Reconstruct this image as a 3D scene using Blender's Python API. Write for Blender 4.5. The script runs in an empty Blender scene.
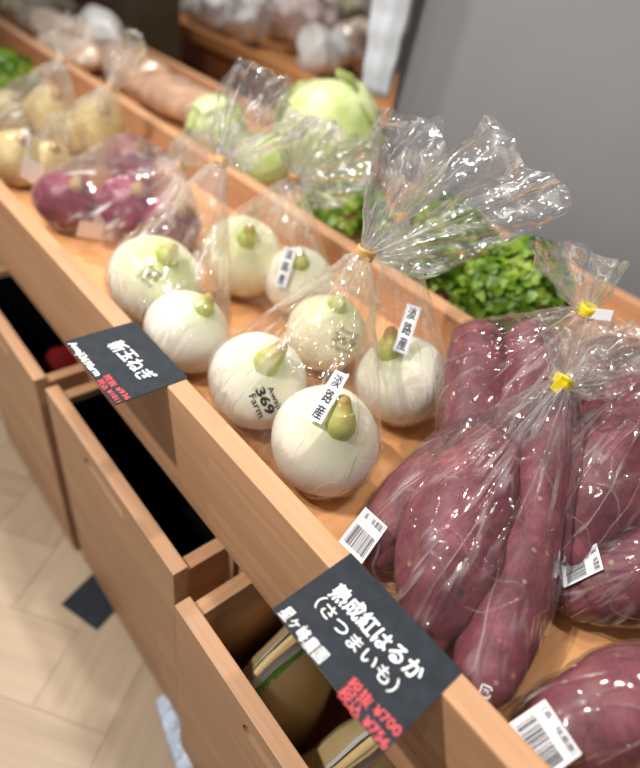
import bpy, bmesh, math, random
import numpy as np
from mathutils import Vector, Matrix, noise
from mathutils.bvhtree import BVHTree

C = bpy.context.scene
COL = C.collection
random.seed(7)

# ------------------------------------------------------------------ camera
YAW, PITCH, ROLL, FPX = 0.82984195, 0.69088916, 0.18728959, 560.0
CAM = Vector((0, 0, 1.25))
fw = Vector((math.sin(YAW)*math.cos(PITCH), math.cos(YAW)*math.cos(PITCH), -math.sin(PITCH)))
rt0 = Vector((math.cos(YAW), -math.sin(YAW), 0)); up0 = rt0.cross(fw)
rt = rt0*math.cos(ROLL) + up0*math.sin(ROLL); up = up0*math.cos(ROLL) - rt0*math.sin(ROLL)
cd = bpy.data.cameras.new('camera'); cam = bpy.data.objects.new('camera', cd); COL.objects.link(cam)
M = Matrix.Identity(4)
for i in range(3):
    M[i][0], M[i][1], M[i][2], M[i][3] = rt[i], up[i], -fw[i], CAM[i]
cam.matrix_world = M
cd.sensor_fit = 'HORIZONTAL'; cd.sensor_width = 36.0; cd.lens = FPX/640*36
cd.clip_start = 0.02
cd.dof.use_dof = True; cd.dof.focus_distance = 0.63; cd.dof.aperture_fstop = 2.3
C.camera = cam

# ------------------------------------------------------------------ world, lamps, exposure
w = bpy.data.worlds.new('world'); C.world = w; w.use_nodes = True
w.node_tree.nodes['Background'].inputs[0].default_value = (0.93, 0.96, 1.0, 1)
w.node_tree.nodes['Background'].inputs[1].default_value = 0.135
C.view_settings.view_transform = 'Standard'; C.view_settings.look = 'None'
C.view_settings.gamma = 1.0; C.view_settings.exposure = 0.0
C.cycles.use_denoising = True
C.cycles.transparent_max_bounces = 48
C.cycles.max_bounces = 10

def spot(name, loc, target, power, radius, angle=95, blend=0.6, color=(1, .95, .88)):
    d = bpy.data.lights.new(name, 'SPOT'); d.energy = power; d.shadow_soft_size = radius
    d.spot_size = math.radians(angle); d.spot_blend = blend; d.color = color
    o = bpy.data.objects.new(name, d); COL.objects.link(o); o.location = loc
    o.rotation_euler = (Vector(target)-Vector(loc)).to_track_quat('-Z', 'Y').to_euler()
spot('key_fill_spot', (-.63, .75, 2.41), (.45, .5, .7), 155, .03)
spot('key_fill_spot', (.75, 2.0, 2.5), (.55, 1.2, .7), 100, .05)  # this and the spots below are added as fill, none of them seen
spot('key_fill_spot', (.55, -.15, 2.5), (.5, .3, .7), 54, .05)
spot('key_fill_spot', (.60, .95, 2.5), (.5, .8, .7), 46, .05)
spot('key_fill_spot', (-.75, 2.3, 2.5), (.2, 2.0, .5), 30, .05)
spot('key_fill_spot', (-1.1, .2, 2.5), (-.1, .4, 0), 15, .05)
spot('key_fill_spot', (1.75, 2.6, 2.5), (1.9, 2.4, .7), 60, .05)

# ------------------------------------------------------------------ helpers
H = 0.76          # rim of the tray
FLR = 0.677       # tray floor
def ray(x, y): return fw + rt*((x-320)/FPX) - up*((y-384)/FPX)
def PZ(x, y, z): d = ray(x, y); return CAM + d*((z-CAM.z)/d.z)
def PX(x, y, X): d = ray(x, y); return CAM + d*(X/d.x)
def PD(x, y, depth): return CAM + ray(x, y)*depth
def depth(p): return (Vector(p)-CAM).dot(fw)

def link(o, parent=None):
    COL.objects.link(o)
    if parent is not None: o.parent = parent
    return o
def tag(o, label=None, cat=None, group=None, kind=None):
    if label: o['label'] = label
    if cat: o['category'] = cat
    if group: o['group'] = group
    if kind: o['kind'] = kind
    return o
def empty(name, loc, label, cat, group=None):
    o = bpy.data.objects.new(name, None); o.empty_display_size = .05; o.location = loc
    link(o); return tag(o, label, cat, group)
def mesh_obj(name, verts, faces, mat, parent=None, smooth=False, loc=None):
    """verts in world space; they are stored relative to the parent / to loc"""
    off = Vector((0, 0, 0))
    if parent is not None: off = Vector(parent.location)
    elif loc is not None: off = Vector(loc)
    me = bpy.data.meshes.new(name)
    me.from_pydata([tuple(Vector(v)-off) for v in verts], [], faces); me.update()
    if mat: me.materials.append(mat)
    if smooth:
        me.polygons.foreach_set('use_smooth', [True]*len(me.polygons))
    o = bpy.data.objects.new(name, me)
    if parent is None and loc is not None: o.location = loc
    return link(o, parent)
def bm_obj(name, bm, mat, parent=None, smooth=False, loc=None):
    bm.normal_update()
    vs = [v.co.copy() for v in bm.verts]
    bm.verts.index_update()
    fs = [[v.index for v in f.verts] for f in bm.faces]
    bm.free()
    return mesh_obj(name, vs, fs, mat, parent, smooth, loc)
def add_box(bm, x0, x1, y0, y1, z0, z1, bev=0.0):
    b = bmesh.new()
    bmesh.ops.create_cube(b, size=1)
    for v in b.verts:
        v.co = Vector(((x0+x1)/2+v.co.x*(x1-x0), (y0+y1)/2+v.co.y*(y1-y0), (z0+z1)/2+v.co.z*(z1-z0)))
    if bev: bmesh.ops.bevel(b, geom=list(b.edges), offset=bev, segments=2, affect='EDGES', profile=.6)
    merge(bm, b)
def merge(bm, b):
    m = {}
    for v in b.verts: m[v] = bm.verts.new(v.co)
    for f in b.faces:
        try: bm.faces.new([m[v] for v in f.verts])
        except ValueError: pass
    b.free()
def box_obj(name, x0, x1, y0, y1, z0, z1, mat, parent=None, bev=0.0, loc=None):
    bm = bmesh.new(); add_box(bm, x0, x1, y0, y1, z0, z1, bev)
    return bm_obj(name, bm, mat, parent, False, loc)
def loft(path, radii, seg=24, lump=0.0, freq=12, seed=0, squash=None):
    """closed tapered tube with rounded ends"""
    pts = [Vector(p) for p in path]
    # catmull resample
    N = 34; out = []; rr = []
    n = len(pts)
    for k in range(N+1):
        t = k/N*(n-1); i = min(int(t), n-2); f = t-i
        p0 = pts[max(i-1, 0)]; p1 = pts[i]; p2 = pts[i+1]; p3 = pts[min(i+2, n-1)]
        c = .5*((2*p1)+(-p0+p2)*f+(2*p0-5*p1+4*p2-p3)*f*f+(-p0+3*p1-3*p2+p3)*f**3)
        r0 = radii[max(i-1, 0)]; r1 = radii[i]; r2 = radii[i+1]; r3 = radii[min(i+2, n-1)]
        r = .5*((2*r1)+(-r0+r2)*f+(2*r0-5*r1+4*r2-r3)*f*f+(-r0+3*r1-3*r2+r3)*f**3)
        out.append(c); rr.append(max(r, .002))
    # rounded caps
    a = (out[0]-out[1]).normalized(); b = (out[-1]-out[-2]).normalized()
    pre = [(out[0]+a*rr[0]*math.sin(q), rr[0]*math.cos(q)) for q in (1.5, 1.2, .8, .4)]
    post = [(out[-1]+b*rr[-1]*math.sin(q), rr[-1]*math.cos(q)) for q in (.4, .8, 1.2, 1.5)]
    seq = pre+list(zip(out, rr))+post
    d0 = (out[-1]-out[0]).normalized(); ref = d0.cross(Vector((0, 0, 1)))
    if ref.length < .1: ref = d0.cross(Vector((1, 0, 0)))
    ref.normalize()
    vs = []; fs = []
    for k, (c, r) in enumerate(seq):
        a0 = seq[max(k-1, 0)][0]; a1 = seq[min(k+1, len(seq)-1)][0]
        t = (a1-a0).normalized(); u = (ref-t*ref.dot(t)).normalized(); v = t.cross(u)
        for s in range(seg):
            q = 2*math.pi*s/seg
            d = u*math.cos(q)+v*math.sin(q)
            p = c+d*r
            if lump:
                p += d*r*lump*(noise.noise(p*freq+Vector((seed, 0, 0)))+.45*noise.noise(p*freq*2.7+Vector((0, seed, 0))))
            vs.append(p)
    for k in range(len(seq)-1):
        for s in range(seg):
            s2 = (s+1) % seg
            fs.append([k*seg+s, k*seg+s2, (k+1)*seg+s2, (k+1)*seg+s])
    fs.append(list(range(seg))[::-1]); fs.append([(len(seq)-1)*seg+s for s in range(seg)])
    return vs, fs

# ------------------------------------------------------------------ materials
def new_mat(name):
    m = bpy.data.materials.new(name); m.use_nodes = True
    nt = m.node_tree
    for n in list(nt.nodes): nt.nodes.remove(n)
    return m, nt
def N(nt, typ, ins=None, **kw):
    n = nt.nodes.new(typ)
    for k, v in kw.items(): setattr(n, k, v)
    for k, v in (ins or {}).items():
        s = n.inputs[k]
        if hasattr(v, 'is_output') or isinstance(v, bpy.types.NodeSocket): nt.links.new(v, s)
        else: s.default_value = v
    return n
def ramp(nt, fac, stops, interp='LINEAR'):
    r = nt.nodes.new('ShaderNodeValToRGB'); r.color_ramp.interpolation = interp
    el = r.color_ramp.elements
    while len(el) < len(stops): el.new(.5)
    for e, (p, c) in zip(el, stops):
        e.position = p; e.color = (c[0], c[1], c[2], 1) if len(c) == 3 else c
    nt.links.new(fac, r.inputs[0]); return r.outputs[0]
def out(nt, shader):
    o = nt.nodes.new('ShaderNodeOutputMaterial'); nt.links.new(shader, o.inputs[0])
def plain(name, col, rough=.6, noise_amt=.12, scale=30, spec=.4, bump=0.0, metallic=0):
    m, nt = new_mat(name)
    tc = N(nt, 'ShaderNodeTexCoord')
    nz = N(nt, 'ShaderNodeTexNoise', {'Vector': tc.outputs['Object'], 'Scale': scale, 'Detail': 5})
    c0 = [max(0, c*(1-noise_amt)) for c in col]; c1 = [min(1, c*(1+noise_amt)) for c in col]
    c = ramp(nt, nz.outputs[0], [(.3, c0), (.7, c1)])
    p = N(nt, 'ShaderNodeBsdfPrincipled', {'Base Color': c, 'Roughness': rough, 'Specular IOR Level': spec, 'Metallic': metallic})
    if bump:
        b = N(nt, 'ShaderNodeBump', {'Height': nz.outputs[0], 'Strength': bump, 'Distance': .004}); nt.links.new(b.outputs[0], p.inputs['Normal'])
    out(nt, p.outputs[0]); return m
def wood(name, a, b, axis='Y', lam=.045, ln=.5, rough=.5, spread=.24):
    """solid laminated timber; grain along axis"""
    m, nt = new_mat(name)
    tc = N(nt, 'ShaderNodeTexCoord'); sp = N(nt, 'ShaderNodeSeparateXYZ', {0: tc.outputs['Object']})
    al = sp.outputs[axis]
    oth = [k for k in 'XYZ' if k != axis]
    cr = N(nt, 'ShaderNodeMath', {0: sp.outputs[oth[0]], 1: sp.outputs[oth[1]]}, operation='ADD')
    cv = N(nt, 'ShaderNodeCombineXYZ', {0: al, 1: cr.outputs[0]})
    br = N(nt, 'ShaderNodeTexBrick', {'Vector': cv.outputs[0], 'Color1': (0, 0, 0, 1), 'Color2': (1, 1, 1, 1), 'Mortar': (.3, .3, .3, 1), 'Scale': 1.0,
           'Mortar Size': .0004, 'Brick Width': ln, 'Row Height': lam, 'Bias': 0.0}, offset=.37)
    sc = {'X': (2.5, 55, 55), 'Y': (55, 2.5, 55), 'Z': (55, 55, 2.5)}[axis]
    mp = N(nt, 'ShaderNodeMapping', {0: tc.outputs['Object'], 'Scale': sc})
    addv = N(nt, 'ShaderNodeVectorMath', {0: mp.outputs[0], 1: br.outputs[0]}, operation='ADD')
    n1 = N(nt, 'ShaderNodeTexNoise', {'Vector': addv.outputs[0], 'Scale': 1.0, 'Detail': 6, 'Roughness': .65, 'Distortion': .6})
    sc2 = tuple(s*6 for s in sc)
    mp2 = N(nt, 'ShaderNodeMapping', {0: tc.outputs['Object'], 'Scale': sc2})
    n2 = N(nt, 'ShaderNodeTexNoise', {'Vector': mp2.outputs[0], 'Scale': 1.0, 'Detail': 2})
    mx = N(nt, 'ShaderNodeMath', {0: br.outputs[0], 1: spread}, operation='MULTIPLY')
    m2 = N(nt, 'ShaderNodeMath', {0: n2.outputs[0], 1: .22}, operation='MULTIPLY')
    s1 = N(nt, 'ShaderNodeMath', {0: n1.outputs[0], 1: mx.outputs[0]}, operation='ADD')
    s2 = N(nt, 'ShaderNodeMath', {0: s1.outputs[0], 1: m2.outputs[0]}, operation='ADD')
    c = ramp(nt, s2.outputs[0], [(.35, b), (.62, [(x+y)/2 for x, y in zip(a, b)]), (.95, a)])
    bp = N(nt, 'ShaderNodeBump', {'Height': s2.outputs[0], 'Strength': .12, 'Distance': .002})
    p = N(nt, 'ShaderNodeBsdfPrincipled', {'Base Color': c, 'Roughness': rough, 'Specular IOR Level': .3, 'Normal': bp.outputs[0]})
    out(nt, p.outputs[0]); return m
W_RIM = wood('cedar_wood', (.57, .32, .175), (.35, .185, .098))
W_X = wood('cedar_wood_cross', (.57, .32, .175), (.35, .185, .098), 'X')
W_FLOOR = wood('tray_plywood', (.66, .34, .15), (.48, .22, .09), 'X', lam=.09, ln=.9)
W_DRAWER = wood('drawer_wood', (.50, .295, .17), (.31, .165, .092), 'Y', lam=.07, ln=.7)
W_SHADE = wood('shaded_wood', (.30, .12, .045), (.16, .06, .02))  # far wood darkened: shade under the counter rim put into the colour
W_FAR = wood('far_wood', (.60, .27, .10), (.42, .17, .06))
BLACK_SHEET = plain('black_sheet', (.004, .004, .004), .95, spec=.02)
CARD = plain('blackboard_card', (.021, .027, .036), .65, .25, 60, .22)
WHITE_INK = plain('white_chalk_marker', (.88, .90, .93), .6, .03)
RED_INK = plain('red_chalk_marker', (.85, .10, .12), .6, .05)
PAPER = plain('white_label_paper', (.84, .85, .90), .45, .02)
BLACK_INK = plain('black_print', (.015, .015, .018), .5, .05)
GREY_INK = plain('grey_print', (.40, .41, .45), .5, .05)
TAN_TAPE = plain('tan_tape', (.62, .36, .13), .4, .12, 120)
YELLOW_TAPE = plain('yellow_tape', (.85, .66, .01), .35, .12, 150, bump=.2)
GREYWALL = plain('grey_wall_paint', (.205, .208, .224), .6, .03, 4)

def film(name='clear_film', tint=(.988, .988, .988), gloss=1.0, haze=.012, lines=.30, cap=.42, scale=1.0):
    """thin clear film: sees through, mirrors at the creases, and the creases scatter white, painted in as fixed glints and haze"""
    m, nt = new_mat(name)
    tc = N(nt, 'ShaderNodeTexCoord'); fa = N(nt, 'ShaderNodeAttribute', attribute_name='fold')
    def ridge(vec, sc, wd, det=2, dist=.4):
        nz = N(nt, 'ShaderNodeTexNoise', {'Vector': vec, 'Scale': sc, 'Detail': det, 'Roughness': .5, 'Distortion': dist})
        a = N(nt, 'ShaderNodeMath', {0: nz.outputs[0], 1: .5}, operation='SUBTRACT'); b = N(nt, 'ShaderNodeMath', {0: a.outputs[0]}, operation='ABSOLUTE')
        r = N(nt, 'ShaderNodeMapRange', {'Value': b.outputs[0], 'From Min': 0.0, 'From Max': wd, 'To Min': 1.0, 'To Max': 0.0}, interpolation_type='SMOOTHSTEP')
        return r.outputs[0]
    A_ = ridge(fa.outputs['Vector'], 1.5*scale, .045, 2.5)
    B_ = ridge(tc.outputs['Object'], 15*scale, .016, .6, .25)
    low = N(nt, 'ShaderNodeTexNoise', {'Vector': tc.outputs['Object'], 'Scale': 26*scale, 'Detail': 2})
    pm = N(nt, 'ShaderNodeTexNoise', {'Vector': tc.outputs['Object'], 'Scale': 20*scale, 'Detail': 1})
    patch = ramp(nt, pm.outputs[0], [(.45, (0, 0, 0)), (.66, (1, 1, 1))])
    fz = N(nt, 'ShaderNodeSeparateXYZ', {0: fa.outputs['Vector']})
    near = N(nt, 'ShaderNodeMapRange', {'Value': fz.outputs[2], 'From Min': .04, 'From Max': .42, 'To Min': 1.0, 'To Max': 0.0}).outputs[0]
    pn = N(nt, 'ShaderNodeMath', {0: patch, 1: near}, operation='MAXIMUM')
    pb = N(nt, 'ShaderNodeMath', {0: patch, 1: .42}, operation='MULTIPLY')
    hz = N(nt, 'ShaderNodeMath', {0: near, 1: .10, 2: haze}, operation='MULTIPLY_ADD')
    mA = N(nt, 'ShaderNodeMath', {0: A_, 1: pn.outputs[0]}, operation='MULTIPLY'); mB = N(nt, 'ShaderNodeMath', {0: B_, 1: pb.outputs[0]}, operation='MULTIPLY')
    L = N(nt, 'ShaderNodeMath', {0: mA.outputs[0], 1: mB.outputs[0]}, operation='MAXIMUM')
    h1 = N(nt, 'ShaderNodeMath', {0: A_, 1: .55, 2: low.outputs[0]}, operation='MULTIPLY_ADD')
    h2 = N(nt, 'ShaderNodeMath', {0: B_, 1: .35, 2: h1.outputs[0]}, operation='MULTIPLY_ADD')
    bp = N(nt, 'ShaderNodeBump', {'Height': h2.outputs[0], 'Strength': .8, 'Distance': .004})
    fr = N(nt, 'ShaderNodeFresnel', {'IOR': 1.45, 'Normal': bp.outputs[0]})
    f2 = N(nt, 'ShaderNodeMath', {0: fr.outputs[0], 1: gloss}, operation='MULTIPLY')
    f3 = N(nt, 'ShaderNodeMath', {0: f2.outputs[0], 1: cap}, operation='MINIMUM')
    gl = N(nt, 'ShaderNodeBsdfGlossy', {'Color': (1, 1, 1, 1), 'Roughness': .09, 'Normal': bp.outputs[0]})
    tr = N(nt, 'ShaderNodeBsdfTransparent', {'Color': (*tint, 1)})
    df = N(nt, 'ShaderNodeBsdfDiffuse', {'Color': (.95, .95, .97, 1)})
    tl = N(nt, 'ShaderNodeBsdfTranslucent', {'Color': (.95, .95, .97, 1)})
    dt = N(nt, 'ShaderNodeMixShader', {0: .4, 1: df.outputs[0], 2: tl.outputs[0]})
    crh = N(nt, 'ShaderNodeMath', {0: L.outputs[0], 1: lines, 2: hz.outputs[0]}, operation='MULTIPLY_ADD', use_clamp=True)  # white glint streaks and haze mixed in as diffuse colour, whatever the reflection
    m1 = N(nt, 'ShaderNodeMixShader', {0: crh.outputs[0], 1: tr.outputs[0], 2: dt.outputs[0]})
    m2 = N(nt, 'ShaderNodeMixShader', {0: f3.outputs[0], 1: m1.outputs[0], 2: gl.outputs[0]})
    out(nt, m2.outputs[0]); return m
FILM = film('clear_film')
PLUME = film('crumpled_film', (.985, .987, .985), 1.3, .05, .45, .5, 1.4)
FILM_FAR = film('far_film', (.985, .985, .985), 1.4, .055, .85, .55, .9)  # extra painted glints and haze for the farther bags

def onion_mat(name, green=.4, warm=.0):
    m, nt = new_mat(name)
    tc = N(nt, 'ShaderNodeTexCoord'); sp = N(nt, 'ShaderNodeSeparateXYZ', {0: tc.outputs['Object']})
    at = N(nt, 'ShaderNodeMath', {0: sp.outputs[1], 1: sp.outputs[0]}, operation='ARCTAN2')
    x2 = N(nt, 'ShaderNodeVectorMath', {0: tc.outputs['Object'], 1: (1, 1, 0)}, operation='MULTIPLY')
    nrm = N(nt, 'ShaderNodeVectorMath', {0: x2.outputs[0]}, operation='NORMALIZE')
    s = N(nt, 'ShaderNodeVectorMath', {0: nrm.outputs[0], 1: (9, 9, 0)}, operation='MULTIPLY')
    zz = N(nt, 'ShaderNodeCombineXYZ', {2: sp.outputs[2]})
    z2 = N(nt, 'ShaderNodeVectorMath', {0: zz.outputs[0], 1: (0, 0, 9)}, operation='MULTIPLY')
    ad = N(nt, 'ShaderNodeVectorMath', {0: s.outputs[0], 1: z2.outputs[0]}, operation='ADD')
    n1 = N(nt, 'ShaderNodeTexNoise', {'Vector': ad.outputs[0], 'Scale': 1.6, 'Detail': 4, 'Roughness': .7})
    vein = ramp(nt, n1.outputs[0], [(.38, (.0, .0, .0)), (.62, (1, 1, 1))])
    base = N(nt, 'ShaderNodeMix', {'Factor': vein, 'A': (.82-.02*warm, .765-.05*warm, .635-.17*warm, 1), 'B': (.87, .84-.02*warm, .765-.12*warm, 1)}, data_type='RGBA')
    b_ = base
    # green crown
    zr = N(nt, 'ShaderNodeMapRange', {'Value': sp.outputs[2], 'From Min': .046-.03*green, 'From Max': .070, 'To Min': 0.0, 'To Max': min(1, .25+green)})
    zn = N(nt, 'ShaderNodeMath', {0: zr.outputs[0], 1: n1.outputs[0]}, operation='MULTIPLY')
    zn2 = N(nt, 'ShaderNodeMath', {0: zn.outputs[0], 1: 1.5}, operation='MULTIPLY', use_clamp=True)
    mix = N(nt, 'ShaderNodeMix', {'Factor': zn2.outputs[0], 'B': (.50, .62, .18, 1)}, data_type='RGBA')
    nt.links.new([o for o in b_.outputs if o.type == 'RGBA'][0], [i for i in mix.inputs if i.type == 'RGBA'][0])
    # brownish root end
    bp = N(nt, 'ShaderNodeBump', {'Height': n1.outputs[0], 'Strength': .12, 'Distance': .002})
    p = N(nt, 'ShaderNodeBsdfPrincipled', {'Roughness': .32, 'Specular IOR Level': .45, 'Subsurface Weight': .25, 'Subsurface Radius': (.02, .018, .012), 'Subsurface Scale': .4, 'Normal': bp.outputs[0]})
    nt.links.new([o for o in mix.outputs if o.type == 'RGBA'][0], p.inputs['Base Color'])
    out(nt, p.outputs[0]); return m
# fix colour-socket lookup for Mix nodes (A/B exist once per data type)
_N = N
def N(nt, typ, ins=None, **kw):
    if typ == 'ShaderNodeMix' and kw.get('data_type') == 'RGBA':
        n = nt.nodes.new(typ); n.data_type = 'RGBA'
        socks = {'Factor': n.inputs[0], 'A': n.inputs[6], 'B': n.inputs[7]}
        for k, v in (ins or {}).items():
            if isinstance(v, bpy.types.NodeSocket): nt.links.new(v, socks[k])
            else: socks[k].default_value = v
        return n
    return _N(nt, typ, ins, **kw)
ON_WHITE = onion_mat('white_onion_skin', .25)
ON_GREEN = onion_mat('greenish_onion_skin', .8, .3)
ON_WARM = onion_mat('cream_onion_skin', .3, 1.0)
def stem_mat():
    m, nt = new_mat('onion_stalk')
    tc = N(nt, 'ShaderNodeTexCoord'); sp = N(nt, 'ShaderNodeSeparateXYZ', {0: tc.outputs['Object']})
    nz = N(nt, 'ShaderNodeTexNoise', {'Vector': tc.outputs['Object'], 'Scale': 120, 'Detail': 3})
    ma = N(nt, 'ShaderNodeMath', {0: nz.outputs[0], 1: .012, 2: sp.outputs[2]}, operation='MULTIPLY_ADD')
    mr = N(nt, 'ShaderNodeMapRange', {'Value': ma.outputs[0], 'From Min': .055, 'From Max': .105})
    c = ramp(nt, mr.outputs[0], [(0, (.80, .81, .60)), (.16, (.66, .71, .36)), (.4, (.48, .56, .13)), (.7, (.50, .50, .15)), (.86, (.42, .27, .08)), (1, (.30, .16, .05))])
    p = N(nt, 'ShaderNodeBsdfPrincipled', {'Base Color': c, 'Roughness': .5})
    out(nt, p.outputs[0]); return m
STEM = stem_mat()
DRY_STALK = plain('dry_onion_stalk', (.42, .27, .13), .6, .25, 80)
def skin_mat(name, cols, scale=18, spots=True, rough=.5):
    m, nt = new_mat(name)
    tc = N(nt, 'ShaderNodeTexCoord')
    n1 = N(nt, 'ShaderNodeTexNoise', {'Vector': tc.outputs['Object'], 'Scale': scale, 'Detail': 7, 'Roughness': .68, 'Distortion': .5})
    c = ramp(nt, n1.outputs[0], [(.28, cols[0]), (.48, cols[1]), (.62, cols[2]), (.80, cols[3])])
    n2 = N(nt, 'ShaderNodeTexNoise', {'Vector': tc.outputs['Object'], 'Scale': 90, 'Detail': 4, 'Roughness': .7})
    h = n2.outputs[0]
    if spots:
        n4 = N(nt, 'ShaderNodeTexNoise', {'Vector': tc.outputs['Object'], 'Scale': 11, 'Detail': 6, 'Roughness': .72, 'Distortion': 1.2})
        pk = ramp(nt, n4.outputs[0], [(.50, (0, 0, 0)), (.66, (.55, .55, .55))])
        c = N(nt, 'ShaderNodeMix', {'Factor': pk, 'A': c, 'B': (.22, .115, .095, 1)}, data_type='RGBA').outputs[2]
        pk2 = ramp(nt, n4.outputs[0], [(.30, (.5, .5, .5)), (.44, (0, 0, 0))])
        c = N(nt, 'ShaderNodeMix', {'Factor': pk2, 'A': c, 'B': (.22, .035, .085, 1)}, data_type='RGBA').outputs[2]
    if spots:
        vo = N(nt, 'ShaderNodeTexVoronoi', {'Vector': tc.outputs['Object'], 'Scale': 34, 'Randomness': 1})
        ne = N(nt, 'ShaderNodeMath', {0: n2.outputs[0], 1: .22, 2: vo.outputs['Distance']}, operation='MULTIPLY_ADD')
        sp = ramp(nt, ne.outputs[0], [(.165, (1, 1, 1)), (.215, (0, 0, 0))])
        c1 = N(nt, 'ShaderNodeMix', {'Factor': sp, 'A': c, 'B': (.34, .19, .12, 1)}, data_type='RGBA').outputs[2]
        vo2 = N(nt, 'ShaderNodeTexVoronoi', {'Vector': tc.outputs['Object'], 'Scale': 17, 'Randomness': 1})
        ne2 = N(nt, 'ShaderNodeMath', {0: n2.outputs[0], 1: .26, 2: vo2.outputs['Distance']}, operation='MULTIPLY_ADD')
        sp2 = ramp(nt, ne2.outputs[0], [(.19, (1, 1, 1)), (.225, (0, 0, 0))])
        c = N(nt, 'ShaderNodeMix', {'Factor': sp2, 'A': c1, 'B': (.05, .035, .03, 1)}, data_type='RGBA').outputs[2]
    bp = N(nt, 'ShaderNodeBump', {'Height': h, 'Strength': .35, 'Distance': .003})
    p = N(nt, 'ShaderNodeBsdfPrincipled', {'Base Color': c, 'Roughness': rough, 'Specular IOR Level': .35, 'Normal': bp.outputs[0]})
    out(nt, p.outputs[0]); return m
POTATO = skin_mat('sweet_potato_skin', [(.075, .021, .026), (.175, .044, .060), (.25, .074, .09), (.33, .15, .13)])
POTATO_BROWN = skin_mat('brown_sweet_potato_skin', [(.10, .035, .025), (.22, .085, .06), (.30, .13, .08), (.36, .20, .11)])
RED_ONION = skin_mat('red_onion_skin', [(.11, .012, .030), (.23, .028, .070), (.36, .085, .14), (.60, .32, .34)], 16, False, .3)
YELLOW_ONION = skin_mat('yellow_onion_skin', [(.46, .34, .14), (.60, .48, .22), (.70, .58, .32), (.76, .70, .48)], 10, False, .4)
def leaf_mat(name, cols, scale=25):
    m, nt = new_mat(name)
    tc = N(nt, 'ShaderNodeTexCoord')
    n1 = N(nt, 'ShaderNodeTexNoise', {'Vector': tc.outputs['Object'], 'Scale': scale, 'Detail': 3})
    c = ramp(nt, n1.outputs[0], [(.3, cols[0]), (.5, cols[1]), (.7, cols[2])])
    p = N(nt, 'ShaderNodeBsdfPrincipled', {'Base Color': c, 'Roughness': .38, 'Specular IOR Level': .4})
    tl = N(nt, 'ShaderNodeBsdfTranslucent', {'Color': c})
    mx = N(nt, 'ShaderNodeMixShader', {0: .25, 1: p.outputs[0], 2: tl.outputs[0]})
    out(nt, mx.outputs[0]); return m
LEAF = leaf_mat('green_leaf', [(.05, .14, .008), (.15, .28, .016), (.36, .47, .07)])
LETTUCE = leaf_mat('lettuce_leaf', [(.52, .64, .20), (.66, .74, .36), (.80, .84, .56)], 14)

# ------------------------------------------------------------------ the setting
def make_floor():
    """oak herringbone parquet, one quad per block with its own tint"""
    bm = bmesh.new(); cl = bm.loops.layers.float_color.new('tint')
    L, Wd = .96, .16
    n = int(L/Wd)
    rnd = random.Random(3)
    ang = math.radians(35)
    ca, sa = math.cos(ang), math.sin(ang)
    def quad(x0, y0, x1, y1):
        t = rnd.random(); g = .0007
        f = bm.faces.new([bm.verts.new((x*ca-y*sa, x*sa+y*ca, 0)) for x, y in ((x0+g, y0+g), (x1-g, y0+g), (x1-g, y1-g), (x0+g, y1-g))])
        d = 1.0 if (x1-x0) > (y1-y0) else 0.0
        for l in f.loops: l[cl] = (t, d, rnd.random(), 1)
    for k in range(-40, 41):
        for j in range(-6, 7):
            ox = k*Wd + j*L; oy = k*Wd - j*L
            if abs(ox) > 7 or abs(oy) > 7: continue
            quad(ox, oy, ox+L, oy+Wd)
            quad(ox, oy+Wd, ox+Wd, oy+Wd+L)
    me = bpy.data.meshes.new('floor'); 
    # dark base under the joints
    g = 8
    f = bm.faces.new([bm.verts.new(p) for p in ((-g, -g, -.002), (g, -g, -.002), (g, g, -.002), (-g, g, -.002))])
    for l in f.loops: l[cl] = (-.6, 0, 0, 1)
    bm.to_mesh(me); bm.free()
    m, nt = new_mat('oak_parquet')
    at = N(nt, 'ShaderNodeVertexColor', layer_name='tint'); sp = N(nt, 'ShaderNodeSeparateColor', {0: at.outputs[0]})
    tc = N(nt, 'ShaderNodeTexCoord')
    m1 = N(nt, 'ShaderNodeMapping', {0: tc.outputs['Object'], 'Rotation': (0, 0, -ang), 'Scale': (1, 1, 1)})
    m1.vector_type = 'TEXTURE'
    m1.inputs['Rotation'].default_value = (0, 0, ang)
    a = N(nt, 'ShaderNodeVectorMath', {0: m1.outputs[0], 1: (3, 40, 1)}, operation='MULTIPLY')
    b = N(nt, 'ShaderNodeVectorMath', {0: m1.outputs[0], 1: (40, 3, 1)}, operation='MULTIPLY')
    mx = N(nt, 'ShaderNodeMix', {'Factor': sp.outputs[1], 'A': b.outputs[0], 'B': a.outputs[0]}, data_type='RGBA')
    nz = N(nt, 'ShaderNodeTexNoise', {'Vector': mx.outputs[2], 'Scale': 1.0, 'Detail': 5})
    s = N(nt, 'ShaderNodeMath', {0: sp.outputs[0], 1: .55, 2: nz.outputs[0]}, operation='MULTIPLY_ADD')
    c = ramp(nt, s.outputs[0], [(.0, (.24, .17, .11)), (.35, (.37, .275, .185)), (.7, (.45, .34, .235)), (1.0, (.51, .395, .28))])
    p = N(nt, 'ShaderNodeBsdfPrincipled', {'Base Color': c, 'Roughness': .45})
    out(nt, p.outputs[0]); me.materials.append(m)
    o = link(bpy.data.objects.new('floor', me)); tag(o, kind='structure'); return o
make_floor()
wl = box_obj('wall_right', 1.36, 1.46, -2.5, 1.17, 0, 2.9, GREYWALL, bev=.004); tag(wl, kind='structure')

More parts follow.
